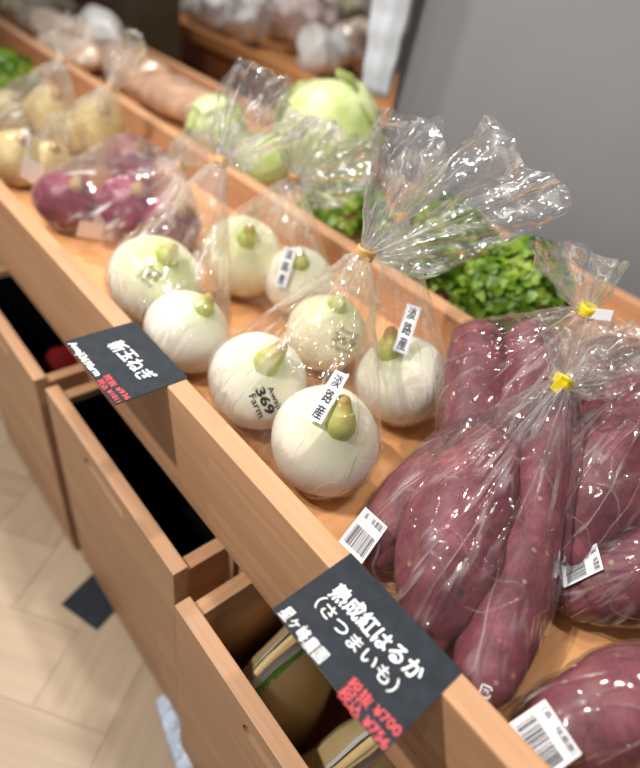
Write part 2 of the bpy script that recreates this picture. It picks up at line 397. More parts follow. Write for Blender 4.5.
# ------------------------------------------------------------------ display tray
Y0, Y1 = -.55, 3.3
tray = empty('display_tray', (.5, 1.4, .574), 'long open wooden display tray with a divider, piled with bagged vegetables', 'display tray')
box_obj('front_board', .261, .290, Y0, Y1, .574, H, W_RIM, tray, .0025)
box_obj('divider_board', .748, .782, Y0, Y1, FLR-.012, H+.002, W_RIM, tray, .0025)
box_obj('back_board', 1.22, 1.25, Y0, Y1, .574, .725, W_RIM, tray, .0025)
box_obj('tray_floor', .290, 1.22, Y0, Y1, FLR-.018, FLR, W_FLOOR, tray)
box_obj('end_board', .290, 1.22, Y0, Y0+.028, .574, H, W_X, tray, .002); box_obj('end_board', .290, 1.22, Y1-.028, Y1, .574, H, W_X, tray, .002)

# ------------------------------------------------------------------ drawer cabinets below
def slot_cut(o, x0, x1, yc, zc, w_, h_):
    bm = bmesh.new()
    n = 10; ring = []
    for k in range(2*n):
        q = math.pi*k/(n-1) if k < n else math.pi*(k-n)/(n-1)
        if k < n: ring.append((yc+w_/2-h_/2+math.sin(q)*h_/2, zc+math.cos(q)*h_/2))
        else: ring.append((yc-w_/2+h_/2-math.sin(q)*h_/2, zc-math.cos(q)*h_/2))
    a = [bm.verts.new((x0, y, z)) for y, z in ring]; b = [bm.verts.new((x1, y, z)) for y, z in ring]
    for k in range(len(ring)):
        k2 = (k+1) % len(ring); bm.faces.new([a[k], a[k2], b[k2], b[k]])
    bm.faces.new(a[::-1]); bm.faces.new(b)
    bmesh.ops.recalc_face_normals(bm, faces=bm.faces)
    me = bpy.data.meshes.new('cut'); bm.to_mesh(me); bm.free()
    c = bpy.data.objects.new('cut', me); COL.objects.link(c)
    md = o.modifiers.new('slot', 'BOOLEAN'); md.object = c; md.operation = 'DIFFERENCE'; md.solver = 'EXACT'
    par = o.parent; 
    c.location = (0, 0, 0)
    bpy.context.view_layer.update()
    dg = bpy.context.evaluated_depsgraph_get()
    nm = bpy.data.meshes.new_from_object(o.evaluated_get(dg))
    o.modifiers.clear(); o.data = nm
    bpy.data.objects.remove(c, do_unlink=True)
def cabinet(y0, y1, x, label, inner_sheet, ztop=.545, slot=True):
    cab = empty('drawer_cabinet', ((.3+1.2)/2, (y0+y1)/2, 0), label, 'drawer cabinet', 'drawer cabinets under the tray')
    g = .012
    bm = bmesh.new()
    add_box(bm, .285, 1.20, y0-g, y0-g+.02, 0, .574); add_box(bm, .285, 1.20, y1+g-.02, y1+g, 0, .574)
    add_box(bm, 1.18, 1.20, y0-g, y1+g, 0, .574)
    add_box(bm, .30, .325, y0-g, y1+g, .552, .574)
    bm_obj('carcass', bm, W_DRAWER, cab)
    yy0, yy1 = y0+.012, y1-.012
    bm = bmesh.new()
    add_box(bm, x+.022, x+.60, y0+.004, y0+.026, .03, ztop-.016, .001)
    add_box(bm, x+.022, x+.60, y1-.026, y1-.004, .03, ztop-.016, .001)
    add_box(bm, x+.585, x+.60, yy0, yy1, .03, ztop-.016)
    add_box(bm, x+.022, x+.60, yy0, yy1, .03, .045)
    dr = bm_obj('drawer', bm, W_X, cab)
    fp = box_obj('front_panel', x, x+.023, y0, y1, .018, ztop, W_DRAWER, None, .002)
    if slot: slot_cut(fp, x-.01, x+.05, (y0+y1)/2, ztop-.042, .14, .026)
    # keep the world-space vertices under the drawer, which sits at the cabinet's base
    fp.parent = dr; fp.matrix_parent_inverse = Matrix.Translation(-cab.location)
    if inner_sheet:
        bm = bmesh.new()
        add_box(bm, x+.0235, x+.027, yy0+.016, yy1-.016, .05, ztop-.03); add_box(bm, x+.025, x+.58, yy0+.015, yy0+.018, .05, ztop-.03)
        add_box(bm, x+.025, x+.58, yy1-.018, yy1-.015, .05, ztop-.03); add_box(bm, x+.025, x+.58, yy0+.015, yy1-.015, .0455, .05)
        ln = bm_obj('inner_sheet', bm, BLACK_SHEET, cab)  # near-black sheets over the inner faces of the drawer
cabinet(-.120, .338, .174, 'pale wooden drawer unit at the bottom of the photo, its open drawer holding tan packets', False)
cabinet(.376, .822, .194, 'pale wooden drawer unit with an empty black drawer, left of the packet drawer', True)
cabinet(.852, 1.298, .186, 'pale wooden drawer unit with a red item inside, cut by the left edge', True)

# ------------------------------------------------------------------ writing
def text_geo(body, bold=0.0, cond=1.0):
    cu = bpy.data.curves.new('t', 'FONT'); cu.body = body; cu.size = 1; cu.resolution_u = 3
    o = bpy.data.objects.new('t', cu); COL.objects.link(o)
    bpy.context.view_layer.update()
    dg = bpy.context.evaluated_depsgraph_get()
    me = bpy.data.meshes.new_from_object(o.evaluated_get(dg))
    bm = bmesh.new(); bm.from_mesh(me)
    bmesh.ops.triangulate(bm, faces=bm.faces)
    vs = np.array([v.co[:2] for v in bm.verts]); bm.verts.index_update()
    fs = [[v.index for v in f.verts] for f in bm.faces]
    bm.free(); bpy.data.objects.remove(o, do_unlink=True); bpy.data.curves.remove(cu)
    if len(vs) == 0: return np.zeros((0, 3)), []
    lay = np.zeros(len(vs))
    if bold > .003:                   # thick marker stroke: the glyph laid over itself a few times
        n = len(vs); b = bold*1.3
        sh = [(0, 0), (b, 0), (-b, 0), (0, b), (0, -b), (b*.7, b*.7), (-b*.7, -b*.7)]
        fs = [[i+k*n for i in f] for k in range(len(sh)) for f in fs]
        vs = np.concatenate([vs+np.array(d) for d in sh]); lay = np.repeat(np.arange(len(sh)), n)*2.5e-5
    mn, mx = vs.min(0), vs.max(0)
    return np.column_stack([(vs-mn)/(mx-mn), lay]), fs        # unit square + ink build-up
def line_text(name, body, px0, px1, z, h, mat, parent, bold=.02, wob=0.0, rnd=None):
    """a line of writing lying on the horizontal plane z, from px0 to px1 along its middle"""
    a = PZ(*px0, z); b = PZ(*px1, z)
    u = b-a; v = Vector((-u.y, u.x, 0)).normalized()*h
    uv, fs = text_geo(body, bold)
    vs = []
    for s, t, l in uv:
        t2 = t + wob*math.sin(s*9+len(body))
        vs.append(a + u*s + v*(t2-.5) + Vector((0, 0, l)))
    # slight thickness above the card
    o = mesh_obj(name, [p+Vector((0, 0, .0003)) for p in vs], fs, mat, parent)
    return o

# ------------------------------------------------------------------ price cards
zc = H+.0006
def price_card(corn, label):
    P = [PZ(*c, H) for c in corn]
    x0 = (P[0].x+P[3].x)/2; x1 = (P[1].x+P[2].x)/2; y0 = (P[2].y+P[3].y)/2; y1 = (P[0].y+P[1].y)/2
    r = empty('price_card', ((x0+x1)/2, (y0+y1)/2, H), label, 'price card', 'price cards on the tray rim')
    box_obj('card_sheet', x0, x1, y0, y1, H+.0002, H+.0014, CARD, r, .0003)
    return r
ZC = H+.0016
c1 = price_card([(67, 342), (135, 321), (187, 378), (114, 407)], 'black price card with white and red writing beside the white onions')
line_text('title_writing', '新玉ねぎ', (115, 342), (150, 379), ZC, .0245, WHITE_INK, c1, .012, .05)
line_text('farm_writing', 'Awaji369farm', (70.5, 343), (97.5, 376), ZC, .0135, WHITE_INK, c1, .02, .06)
line_text('price_writing', '税抜 ¥936', (105, 375.5), (129, 399), ZC, .0095, RED_INK, c1, .004, .06)
line_text('price_writing', '税込 ¥1011', (99, 380), (119.5, 402), ZC, .0088, RED_INK, c1, .004, .06)
c2 = price_card([(271, 612), (349, 553), (464, 672), (385, 750)], 'black price card with white and red writing beside the sweet potatoes')
line_text('title_writing', '熟成紅はるか', (334.5, 588.5), (421, 678), ZC, .0215, WHITE_INK, c2, .020, .05)
line_text('variety_writing', '（さつまいも）', (318, 600), (396, 689), ZC, .0165, WHITE_INK, c2, .006, .04)
line_text('farm_writing', '星ヶ峰農園', (284, 609), (324, 660), ZC, .0145, WHITE_INK, c2, .006, .05)
line_text('price_writing', '税抜 ¥700', (349, 681), (400, 733), ZC, .0118, RED_INK, c2, .005, .05)
line_text('price_writing', '税込 ¥756', (340, 690), (388, 746), ZC, .0118, RED_INK, c2, .005, .05)

# card dropped on the floor
A = PZ(61, 604, .003); B = PZ(97, 630, .003)
dv = (A-B).normalized(); pv = Vector((-dv.y, dv.x, 0)); pv = pv if pv.x > 0 else -pv
vs = []
for z in (.001, .0025):
    vs += [Vector((p.x, p.y, z)) for p in (A, B, B+pv*.148, A+pv*.148)]
o = mesh_obj('blank_card', vs, [[3, 2, 1, 0], [4, 5, 6, 7], [0, 1, 5, 4], [1, 2, 6, 5], [2, 3, 7, 6], [3, 0, 4, 7]], CARD, loc=(A+B)/2+pv*.07)
tag(o, 'blank black card lying on the floor, half under a drawer', 'card')

# ------------------------------------------------------------------ onions
def sphere_on(x, y, r, zf=FLR):
    d = ray(x, y); t = (zf-CAM.z)/(d.z-r/FPX)
    return CAM+d*t, r/FPX*t
def lathe(profile, seg):
    vs = []; fs = []
    for r, z in profile:
        for s in range(seg):
            q = 2*math.pi*s/seg; vs.append((r*math.cos(q), r*math.sin(q), z))
    n = len(profile)
    for k in range(n-1):
        for s in range(seg):
            s2 = (s+1) % seg; fs.append([k*seg+s, k*seg+s2, (k+1)*seg+s2, (k+1)*seg+s])
    fs.append([s for s in range(seg)][::-1]); fs.append([(n-1)*seg+s for s in range(seg)])
    return vs, fs
def local_part(name, vs, fs, mat, parent, c, q, scale=1):
    me = bpy.data.meshes.new(name); me.from_pydata([tuple(Vector(v)) for v in vs], [], fs); me.update()
    me.materials.append(mat); me.polygons.foreach_set('use_smooth', [True]*len(me.polygons))
    o = bpy.data.objects.new(name, me); o.location = c-Vector(parent.location)
    o.rotation_mode = 'QUATERNION'; o.rotation_quaternion = q; o.scale = (scale,)*3
    return link(o, parent)
def bulb_profile(R, n=30, peak=.16):
    pr = []
    for k in range(n+1):
        t = math.pi*(k+.25)/(n+.5)
        r = R*math.sin(t); z = R*(.93*math.cos(t)+peak*math.exp(-(t/.34)**2))
        if t > 2.75: z += R*.04*((t-2.75)/.39)
        pr.append((r, z))
    return pr
onion_pts = {}
onion_bvh = {}
def onion(key, x, y, r, pole, tip, mat, label, kind='onion', name='white_onion', stem=True, group=None, zf=FLR, stem_len=.029, peak=.17, R=None, stem_m=None):
    c, rad = sphere_on(x, y, r, zf)
    if R: rad = R
    # pole of the bulb: where the ray through the stalk meets the sphere
    d = ray(*pole).normalized(); oc = CAM-c
    b = oc.dot(d); disc = b*b-(oc.length_squared-rad*rad)
    hit = CAM+d*(-b-math.sqrt(max(disc, 0)))
    ax = (hit-c).normalized()
    q = Vector((0, 0, 1)).rotation_difference(ax)
    e = empty(name, (c.x, c.y, c.z-rad), label, kind, group)
    K = rad/.069          # the part is modelled at 69 mm radius so the skin pattern follows the size
    vs, fs = lathe(bulb_profile(.069, peak=peak), 56)
    rg = random.Random(sum(map(ord, key))*7)
    sx = rg.uniform(0, 9)
    vs2 = []
    for v in vs:
        a = math.atan2(v[1], v[0])
        f = 1+.018*math.sin(2*a+sx)+.008*math.sin(5*a+sx*2)
        vs2.append((v[0]*f, v[1]*f, v[2]))
    bl = local_part('bulb', vs2, fs, mat, e, c, q, K)
    wv = [c+q @ (Vector(v)*K) for v in vs2]
    onion_pts[key] = (wv, c)
    onion_bvh[key] = BVHTree.FromPolygons(wv, fs)
    if stem:
        # stalk bends from the pole towards its tip
        base = Vector((0, 0, .064)); tw = PD(*tip, max(depth(hit)-.006, .05))
        tl = q.inverted() @ ((tw-c)/K)
        dirn = (tl-base)
        dirn = dirn.normalized()
        if dirn.z < .45: dirn = (dirn+Vector((0, 0, .6))).normalized()
        pts = [base-Vector((0, 0, .014)), base+Vector((0, 0, .005)), base+dirn*stem_len*.6, base+dirn*stem_len]
        v2, f2 = loft(pts, [.0225, .0182, .0142, .0095], 20, .09, 90, 3)
        st = local_part('stalk', v2, f2, stem_m or STEM, e, c, q, K)
        onion_pts[key] = (wv+[c+q @ (Vector(v)*K) for v in v2], c)
    return e
o1 = onion('o1', 325, 440, 55, (341, 424), (343, 404), ON_WHITE, 'white onion with a green stalk under the nearest upright name label')
o2 = onion('o2', 258, 381, 49, (268, 362), (281, 347), ON_WHITE, 'white onion printed with black farm lettering, beside the tray front board')
o3 = onion('o3', 326, 333, 44, (338, 305), (342, 297), ON_WARM, 'cream onion behind the two front white onions, under the tied bag neck', R=.063, stem_len=.014)
o4 = onion('o4', 402, 380, 46, (389, 350), (391, 334), ON_WHITE, 'white onion beside the sweet potatoes with a label at its stalk')
o5 = onion('o5', 187, 332, 42, (204, 307), (209, 298), ON_WHITE, 'smaller white onion at the right corner of the onion price card', stem_len=.02)
o6 = onion('o6', 155, 280, 45, (168, 256), (172, 251), ON_GREEN, 'greenish white onion beside the red onions', stem_len=.018)
o7 = onion('o7', 243, 257, 40, (248, 238), (249, 233), ON_WARM, 'cream onion in the farther bag, left of the blurred name label', stem_len=.02)
o8 = onion('o8', 298, 281, 34, (300, 262), (300, 254), ON_WHITE, 'white onion half hidden right of the blurred name label', stem_len=.02)
for k, (x, y, r, lab) in enumerate([(66, 201, 29, 'dark red onion nearest the tray front board'), (128, 206, 29, 'red onion in the middle of the red onion bag'),
                                    (131, 161, 25, 'red onion at the back of the red onion bag'), (172, 226, 28, 'pinkish red onion behind the greenish white onion')]):
    onion('r%d' % k, x, y, r, (x+r*.35, y-r*.55), (x+r*.4, y-r*.9), RED_ONION, lab, name='red_onion', stem=True, stem_len=.016, stem_m=DRY_STALK)
YL = ['yellow onion highest among those by the leafy greens', 'yellow onion against the front board, left of the red onions', 'yellow onion directly behind the darkest red onion',
      'yellow onion at the left edge below the leafy greens', 'pale yellow onion next to the divider board', 'yellow onion in the middle of the yellow onion pile']
for k, (x, y, r) in enumerate([(52, 112, 24), (18, 158, 27), (50, 163, 22), (12, 112, 20), (98, 128, 26), (72, 132, 20)]):
    onion('y%d' % k, x, y, r, (x+r*.2, y-r*.7), (x+r*.25, y-r), YELLOW_ONION, YL[k], name='yellow_onion', stem=True, stem_len=.014, stem_m=DRY_STALK)

# ------------------------------------------------------------------ sweet potatoes
pot_pts = {}
def potato(key, spec, label, mat=POTATO, lump=.13):
    """spec: (px, py, z, radius in px)"""
    pts = []; rr = []
    for x, y, z, r in spec:
        p = PZ(x, y, z); pts.append(p); rr.append(r/FPX*depth(p))
    vs, fs = loft(pts, rr, 36, lump, 13, sum(map(ord, key))*.37)
    vs = [Vector((max(v.x, .2925), v.y, max(v.z, FLR+.0015))) for v in vs]
    c = sum(vs, Vector())/len(vs)
    o = mesh_obj('sweet_potato', vs, fs, mat, smooth=True, loc=c)
    tag(o, label, 'sweet potato'); pot_pts[key] = (vs, c)
    return o
potato('P0', [(448, 452, .755, 22), (412, 500, .722, 33), (378, 546, .712, 24)], 'sweet potato half hidden behind the largest one, beside the barcode sticker')
potato('P1', [(486, 458, .785, 34), (466, 500, .765, 50), (446, 560, .742, 53), (436, 615, .722, 36), (434, 640, .712, 14)], 'large plump sweet potato in the front bag, just right of the price card')
potato('P2', [(563, 408, .835, 14), (546, 462, .795, 30), (527, 530, .752, 33), (503, 615, .726, 40), (484, 672, .716, 32)], 'long narrow sweet potato running down from the yellow tie to the rim')
potato('Q1', [(477, 349, .835, 29), (474, 385, .805, 34), (466, 450, .765, 28)], 'left of the two sweet potatoes standing in the rear bag')
potato('Q2', [(531, 347, .855, 28), (528, 385, .825, 31), (512, 450, .78, 28)], 'right of the two sweet potatoes standing in the rear bag', lump=.10)
potato('Q3', [(572, 374, .835, 20), (604, 362, .845, 26), (640, 362, .845, 22)], 'brownish sweet potato seen through crinkled film behind the yellow tie', POTATO_BROWN)
potato('R1', [(640, 388, .865, 28), (616, 432, .825, 45), (592, 500, .775, 50), (576, 545, .745, 30)], 'thick sweet potato leaning at the right edge above the barcode sticker')
potato('R2', [(577, 588, .712, 30), (606, 578, .728, 46), (650, 566, .733, 56), (700, 560, .735, 40)], 'short fat sweet potato at the right edge wearing a tilted barcode sticker')
potato('S1', [(536, 748, .712, 20), (570, 730, .726, 42), (640, 706, .735, 52), (720, 680, .735, 36)], 'sweet potato lying across the bottom right corner')
potato('U1', [(530, 410, .735, 26), (502, 430, .728, 32), (475, 470, .72, 28)], 'sweet potato at the bottom of the pile beneath the two standing ones')

# ------------------------------------------------------------------ clear bags
def film_body(groups, tie, extra=(), seed=1.0, voxel=.0055, infl=.003, amp=1.0, xmin=.2915, xmax=.7465, zmin=FLR+.0006):
    pts = []
    for vs, c in groups:
        for v in vs[::3]:
            d = (v-c); pts.append(v+d.normalized()*infl)
    ax = (tie-sum((c for _, c in groups), Vector())/len(groups)).normalized()
    u = ax.orthogonal().normalized(); v_ = ax.cross(u)
    for k in range(10):
        q = 2*math.pi*k/10
        for h in (0, .006): pts.append(tie+(u*math.cos(q)+v_*math.sin(q))*.0075+ax*h)
    pts += [Vector(e) for e in extra]
    bm = bmesh.new()
    for p in pts: bm.verts.new(p)
    r = bmesh.ops.convex_hull(bm, input=bm.verts)
    dl = [g for g in r['geom_interior'] if isinstance(g, bmesh.types.BMVert)]
    bmesh.ops.delete(bm, geom=dl, context='VERTS')
    me = bpy.data.meshes.new('h'); bm.to_mesh(me); bm.free()
    o = bpy.data.objects.new('h', me); COL.objects.link(o)
    m1 = o.modifiers.new('r', 'REMESH'); m1.mode = 'VOXEL'; m1.voxel_size = voxel
    m2 = o.modifiers.new('s', 'SMOOTH'); m2.iterations = 3; m2.factor = .5
    bpy.context.view_layer.update()
    dg = bpy.context.evaluated_depsgraph_get()
    me2 = bpy.data.meshes.new_from_object(o.evaluated_get(dg))
    bpy.data.objects.remove(o, do_unlink=True)
    co = [v.co.copy() for v in me2.vertices]; nr = [v.normal.copy() for v in me2.vertices]
    fs = [list(p.vertices) for p in me2.polygons]
    bpy.data.meshes.remove(me2)
    res = []; fold = []
    sv = Vector((seed*3.1, seed*1.7, seed*.9))
    for p, n in zip(co, nr):
        rel = p-tie; d = rel.length
        th = math.atan2(rel.dot(v_), rel.dot(u))
        pv = Vector((math.cos(th)*2.6, math.sin(th)*2.6, d*5))+sv
        pl = noise.noise(pv*1.6)+.6*noise.noise(pv*4)
        wgt = math.exp(-d/.10)
        rg = (1-abs(noise.noise(p*17+sv)))**5
        rg2 = (1-abs(noise.noise(p*42+sv)))**5
        disp = amp*(.0075*pl*wgt*min(1, d/.03) + .0022*rg + .0006*rg2 + .0030*abs(noise.noise(pv*3))*math.exp(-d/.25))
        q = p+n*disp
        q.z = max(q.z, zmin); q.x = min(max(q.x, xmin), xmax if q.z < H+.01 else 9)
        res.append(q); fold.append((math.cos(th)*2.2+seed*3, math.sin(th)*2.2, d*4))
    return res, fs, fold
def plume(tie, mouth, out_n, folds=7, thick=.03, seed=1.0, nu=90, ns=40, rough=.010):
    """fan of gathered film: mouth is the outer rim as 3D points, tie where they all meet"""
    m = [Vector(p) for p in mouth]; k = len(m)
    n = Vector(out_n).normalized()
    sv = Vector((seed*2.3, seed, seed*5.1))
    vs = []; fs = []; fold = []
    for sheet in (1, -1):
        for i in range(nu+1):
            t = i/nu*(k-1); a = min(int(t), k-2); f = t-a
            p0 = m[max(a-1, 0)]; p1 = m[a]; p2 = m[a+1]; p3 = m[min(a+2, k-1)]
            mp = .5*((2*p1)+(-p0+p2)*f+(2*p0-5*p1+4*p2-p3)*f*f+(-p0+3*p1-3*p2+p3)*f**3)
            uu = i/nu
            start = tie+(m[-1]-m[0]).normalized()*(uu-.5)*.012
            for j in range(ns+1):
                s = j/ns
                ss = s**.85
                p = start.lerp(mp, ss)
                fw_ = math.sin(uu*math.pi*2*folds+seed+1.3*math.sin(uu*9)+sheet*.9)
                env = math.sin(math.pi*uu)**.5
                off = sheet*(thick*.5*env*math.sin(math.pi*min(1, s*.75+.02))+.003) + fw_*(.003+.011*s)*env
                p = p+n*off
                q = p*22+sv*sheet
                rg = noise.noise_vector(q)*rough*s + noise.noise_vector(p*60+sv)*rough*.45*s
                cr = (1-abs(noise.noise(Vector((uu*9*sheet, s*2.2, seed)))))**4*.008*s
                p = p+rg+n*cr
                vs.append(p); fold.append((uu*7+seed*3, sheet*3, s*1.3))
    W_ = ns+1; S = (nu+1)*W_
    for b in (0, S):
        for i in range(nu):
            for j in range(ns):
                f = [b+i*W_+j, b+(i+1)*W_+j, b+(i+1)*W_+j+1, b+i*W_+j+1]
                fs.append(f if b == 0 else f[::-1])
    for j in range(ns):
        fs.append([j, j+1, S+j+1, S+j]); e = nu*W_
        fs.append([e+j+1, e+j, S+e+j, S+e+j+1])
    return vs, fs, fold
def band(tie, ax, r=.0085, h=.014, seg=20):
    ax = ax.normalized(); u = ax.orthogonal().normalized(); v = ax.cross(u)
    vs = []; fs = []
    for rr, hh in ((r, -h/2), (r*1.04, -h/4), (r*1.04, h/4), (r, h/2), (r*.8, h/2), (r*.8, -h/2)):
        for k in range(seg):
            q = 2*math.pi*k/seg
            e = 1+.10*math.sin(3*q)
            vs.append(tie+(u*math.cos(q)+v*math.sin(q))*rr*e+ax*hh)
    n = 6
    for a in range(n):
        for k in range(seg):
            k2 = (k+1) % seg; b = (a+1) % n
            fs.append([a*seg+k, a*seg+k2, b*seg+k2, b*seg+k])
    return vs, fs
def slab(a, b, wv, t):
    """thin strip from a to b, half width vector wv, thickness t along the normal"""
    n = (b-a).cross(wv).normalized()*t
    q = [a-wv, a+wv, b+wv, b-wv]
    vs = [p-n for p in q]+[p+n for p in q]
    return vs, [[3, 2, 1, 0], [4, 5, 6, 7], [0, 1, 5, 4], [1, 2, 6, 5], [2, 3, 7, 6], [3, 0, 4, 7]]
def set_fold(o, f):
    a = o.data.attributes.new('fold', 'FLOAT_VECTOR', 'POINT'); a.data.foreach_set('vector', [c for p in f for c in p])
# normal of upright planes that face roughly the aisle
NF = Vector((-fw.x, -fw.y, .25)).normalized()
def PP(x, y, p, n=NF):
    d = ray(x, y); t = (Vector(p)-CAM).dot(n)/d.dot(n); return CAM+d*t
def bag(label, groups, tie, tape, seed, mouth_px=None, extra=(), film_m=FILM, plume_m=PLUME, tail=None, amp=1.0, voxel=.0055, folds=7, thick=.03, lean=None, rough=.010, band_r=.0105, group=None):
    c = sum((c for _, c in groups), Vector())/len(groups)
    e = empty('vegetable_bag', (c.x, c.y, FLR), label, 'plastic bag', group)
    vs, fs, fo = film_body(groups, tie, extra, seed, voxel, amp=amp)
    set_fold(mesh_obj('bag_film', vs, fs, film_m, e, True), fo)
    bv = BVHTree.FromPolygons(vs, fs)
    if mouth_px:
        n = lean or NF
        mo = [PP(x, y, tie, n) for x, y in mouth_px]
        pv, pf, fo = plume(tie, mo, n, folds, thick, seed, rough=rough)
        set_fold(mesh_obj('gathered_neck', pv, pf, plume_m, e, True), fo)
    if tape:
        ax = tie-c
        tv, tf = band(tie+ax.normalized()*.004, ax, band_r)
        t = mesh_obj('tie', tv, tf, tape, e, True)
        if tail:
            a = PP(*tail[0], tie+NF*.009); b = PP(*tail[1], tie+NF*.012)
            wv = (b-a).cross(NF).normalized()*tail[2]
            sv, sf = slab(a, b, wv, .0006)
            mesh_obj('tape_tail', sv, sf, tail[3], e)
    return e, bv
def conform(bv, x, y, off, back=None):
    d = ray(x, y).normalized()
    hit = bv.ray_cast(CAM, d)
    if hit[0] is None: return None
    return hit[0]-d*off
class Sticker:
    """quad of pixels TL,TR,BR,BL that lies on a surface; u right, v up"""
    def __init__(s, bv, q, off, n=6, fit=.35):
        TL, TR, BR, BL = [Vector((*p, 0)) for p in q]
        g = {}
        dep = []
        for i in range(n+1):
            for j in range(n+1):
                u = i/n; v = j/n
                p = (BL.lerp(BR, u)).lerp(TL.lerp(TR, u), v)
                h = conform(bv, p.x, p.y, off)
                g[i, j] = (p, h)
                if h: dep.append((u, v, depth(h)))
        A_ = np.array([[1, a, b] for a, b, _ in dep]); Z = np.array([d for *_, d in dep])
        k = np.linalg.lstsq(A_, Z, rcond=None)[0]
        lo = min(z-(k[0]+k[1]*a+k[2]*b) for a, b, z in dep)
        s.n = n; s.g = {}
        for (i, j), (p, h) in g.items():
            u = i/n; v = j/n
            pl = k[0]+k[1]*u+k[2]*v
            d = pl+fit*((depth(h)-pl) if h else 0)+(1-fit)*lo
            s.g[i, j] = PD(p.x, p.y, d)
    def at(s, u, v, lift=0.0):
        n = s.n; a = min(max(u, 0), 1)*n; b = min(max(v, 0), 1)*n
        i = min(int(a), n-1); j = min(int(b), n-1); f = a-i; h = b-j
        p = s.g[i, j].lerp(s.g[i+1, j], f).lerp(s.g[i, j+1].lerp(s.g[i+1, j+1], f), h)
        return p+(CAM-p).normalized()*lift
    def sheet(s, name, mat, parent):
        n = s.n; vs = []; fs = []
        for lift in (0, .0004):
            for i in range(n+1):
                for j in range(n+1): vs.append(s.at(i/n, j/n, lift))
        W_ = n+1; S = W_*W_
        for b in (0, S):
            for i in range(n):
                for j in range(n):
                    f = [b+i*W_+j, b+(i+1)*W_+j, b+(i+1)*W_+j+1, b+i*W_+j+1]; fs.append(f if b else f[::-1])
        return mesh_obj(name, vs, fs, mat, parent)
    def text(s, name, body, u0, v0, u1, v1, mat, parent, bold=.01, rot=False, lift=.0008):
        uv, f = text_geo(body, bold)
        vs = [s.at(u0+(u1-u0)*a, v0+(v1-v0)*b, lift+l) for a, b, l in uv]
        return local_child(name, vs, f, mat, parent)
    def bars(s, name, u0, v0, u1, v1, mat, parent, seed=1, n=26):
        r = random.Random(seed); vs = []; fs = []; u = u0
        while u < u1:
            w_ = r.choice((.008, .012, .02, .03))
            k = len(vs)
            vs += [s.at(a, b, .0008) for a, b in ((u, v0), (u+w_, v0), (u+w_, v1), (u, v1))]
            fs.append([k, k+1, k+2, k+3]); u += w_+r.choice((.01, .014, .024))
        return local_child(name, vs, fs, mat, parent)
    def rect(s, name, rects, mat, parent):
        vs = []; fs = []
        for u0, v0, u1, v1 in rects:
            m_ = 8
            for k in range(m_):
                if abs(u1-u0) > abs(v1-v0):
                    a0 = u0+(u1-u0)*k/m_; a1 = u0+(u1-u0)*(k+1)/m_; q = ((a0, v0), (a1, v0), (a1, v1), (a0, v1))
                else:
                    b0 = v0+(v1-v0)*k/m_; b1 = v0+(v1-v0)*(k+1)/m_; q = ((u0, b0), (u1, b0), (u1, b1), (u0, b1))
                i = len(vs); vs += [s.at(a, b, .0008) for a, b in q]; fs.append([i, i+1, i+2, i+3])
        return local_child(name, vs, fs, mat, parent)
def root_of(o):
    off = Vector((0, 0, 0))
    while o is not None: off += Vector(o.location); o = o.parent
    return off
def local_child(name, vs, fs, mat, parent):
    off = root_of(parent)
    me = bpy.data.meshes.new(name); me.from_pydata([tuple(v-off) for v in vs], [], fs); me.update(); me.materials.append(mat)
    return link(bpy.data.objects.new(name, me), parent)

# farm stamps printed on the skins
FADED_INK = plain('faded_print', (.36, .33, .20), .5, .1)
def stamp(obj, bv, q, lines, ink=BLACK_INK):
    s = Sticker(bv, q, .0006, 8, 1.0)
    # printed straight on the skin
    bulb = [ch for ch in obj.children if ch.name.startswith('bulb')][0]
    for nm, body, u0, v0, u1, v1, b in lines:
        uv, f = text_geo(body, b)
        vs = [s.at(u0+(u1-u0)*x, v0+(v1-v0)*y, .0002+l) for x, y, l in uv]
        local_child(nm, vs, f, ink, obj)
L3 = [('printed_lettering', 'Awaji', .12, .70, .98, 1.0, .008), ('printed_lettering', '369', .0, .31, 1.0, .70, .03), ('printed_lettering', 'Farm', .08, .0, .92, .27, .008)]
stamp(o2, onion_bvh['o2'], [(270.5, 382), (283, 407), (260, 421), (247.5, 394)], L3)
stamp(o3, onion_bvh['o3'], [(338, 324), (360, 334), (351, 357), (329, 347)], L3, FADED_INK)
stamp(o6, onion_bvh['o6'], [(148, 262), (164, 274), (151, 289), (136, 276)], L3, FADED_INK)

G = lambda *k: [onion_pts[i] if i in onion_pts else pot_pts[i] for i in k]
tA = PZ(363, 256, .93)
bA, bvA = bag('clear bag of three large white onions tied with tan tape, film fanning upward', G('o1', 'o2', 'o3'), tA, TAN_TAPE, 1.0,
    [(366, 215), (368, 165), (376, 125), (386, 106), (400, 116), (418, 118), (436, 122), (444, 150), (458, 148), (472, 130), (492, 118), (508, 138), (524, 168), (548, 178), (561, 192), (556, 216), (528, 232), (490, 250), (450, 268), (418, 276)],
    folds=9, thick=.035, tail=((357, 252), (368, 262), .004, TAN_TAPE), band_r=.0125)
tB = PZ(401, 221, .945)
bB, bvB = bag('clear bag of one white onion standing behind the three-onion bag', G('o4'), tB, TAN_TAPE, 2.0,
    [(385, 180), (392, 160), (410, 150), (430, 155), (445, 175), (440, 200)], film_m=FILM)
tC = PZ(220, 164, .92)
bC, bvC = bag('clear bag of two white onions behind the onion price card, neck leaning right', G('o5', 'o6'), tC, TAN_TAPE, 3.0,
    [(208, 128), (222, 84), (240, 62), (258, 66), (274, 76), (292, 80), (288, 102), (302, 112), (318, 124), (296, 138), (268, 152), (246, 172)], plume_m=FILM_FAR)
tD = PZ(293, 181, .90)
bD, bvD = bag('clear bag of cream onions with a blurred name label', G('o7', 'o8'), tD, TAN_TAPE, 4.0,
    [(280, 150), (296, 128), (325, 118), (352, 132), (376, 145), (372, 180), (345, 205), (318, 208)], plume_m=FILM_FAR)
tE = PZ(180, 168, .835)
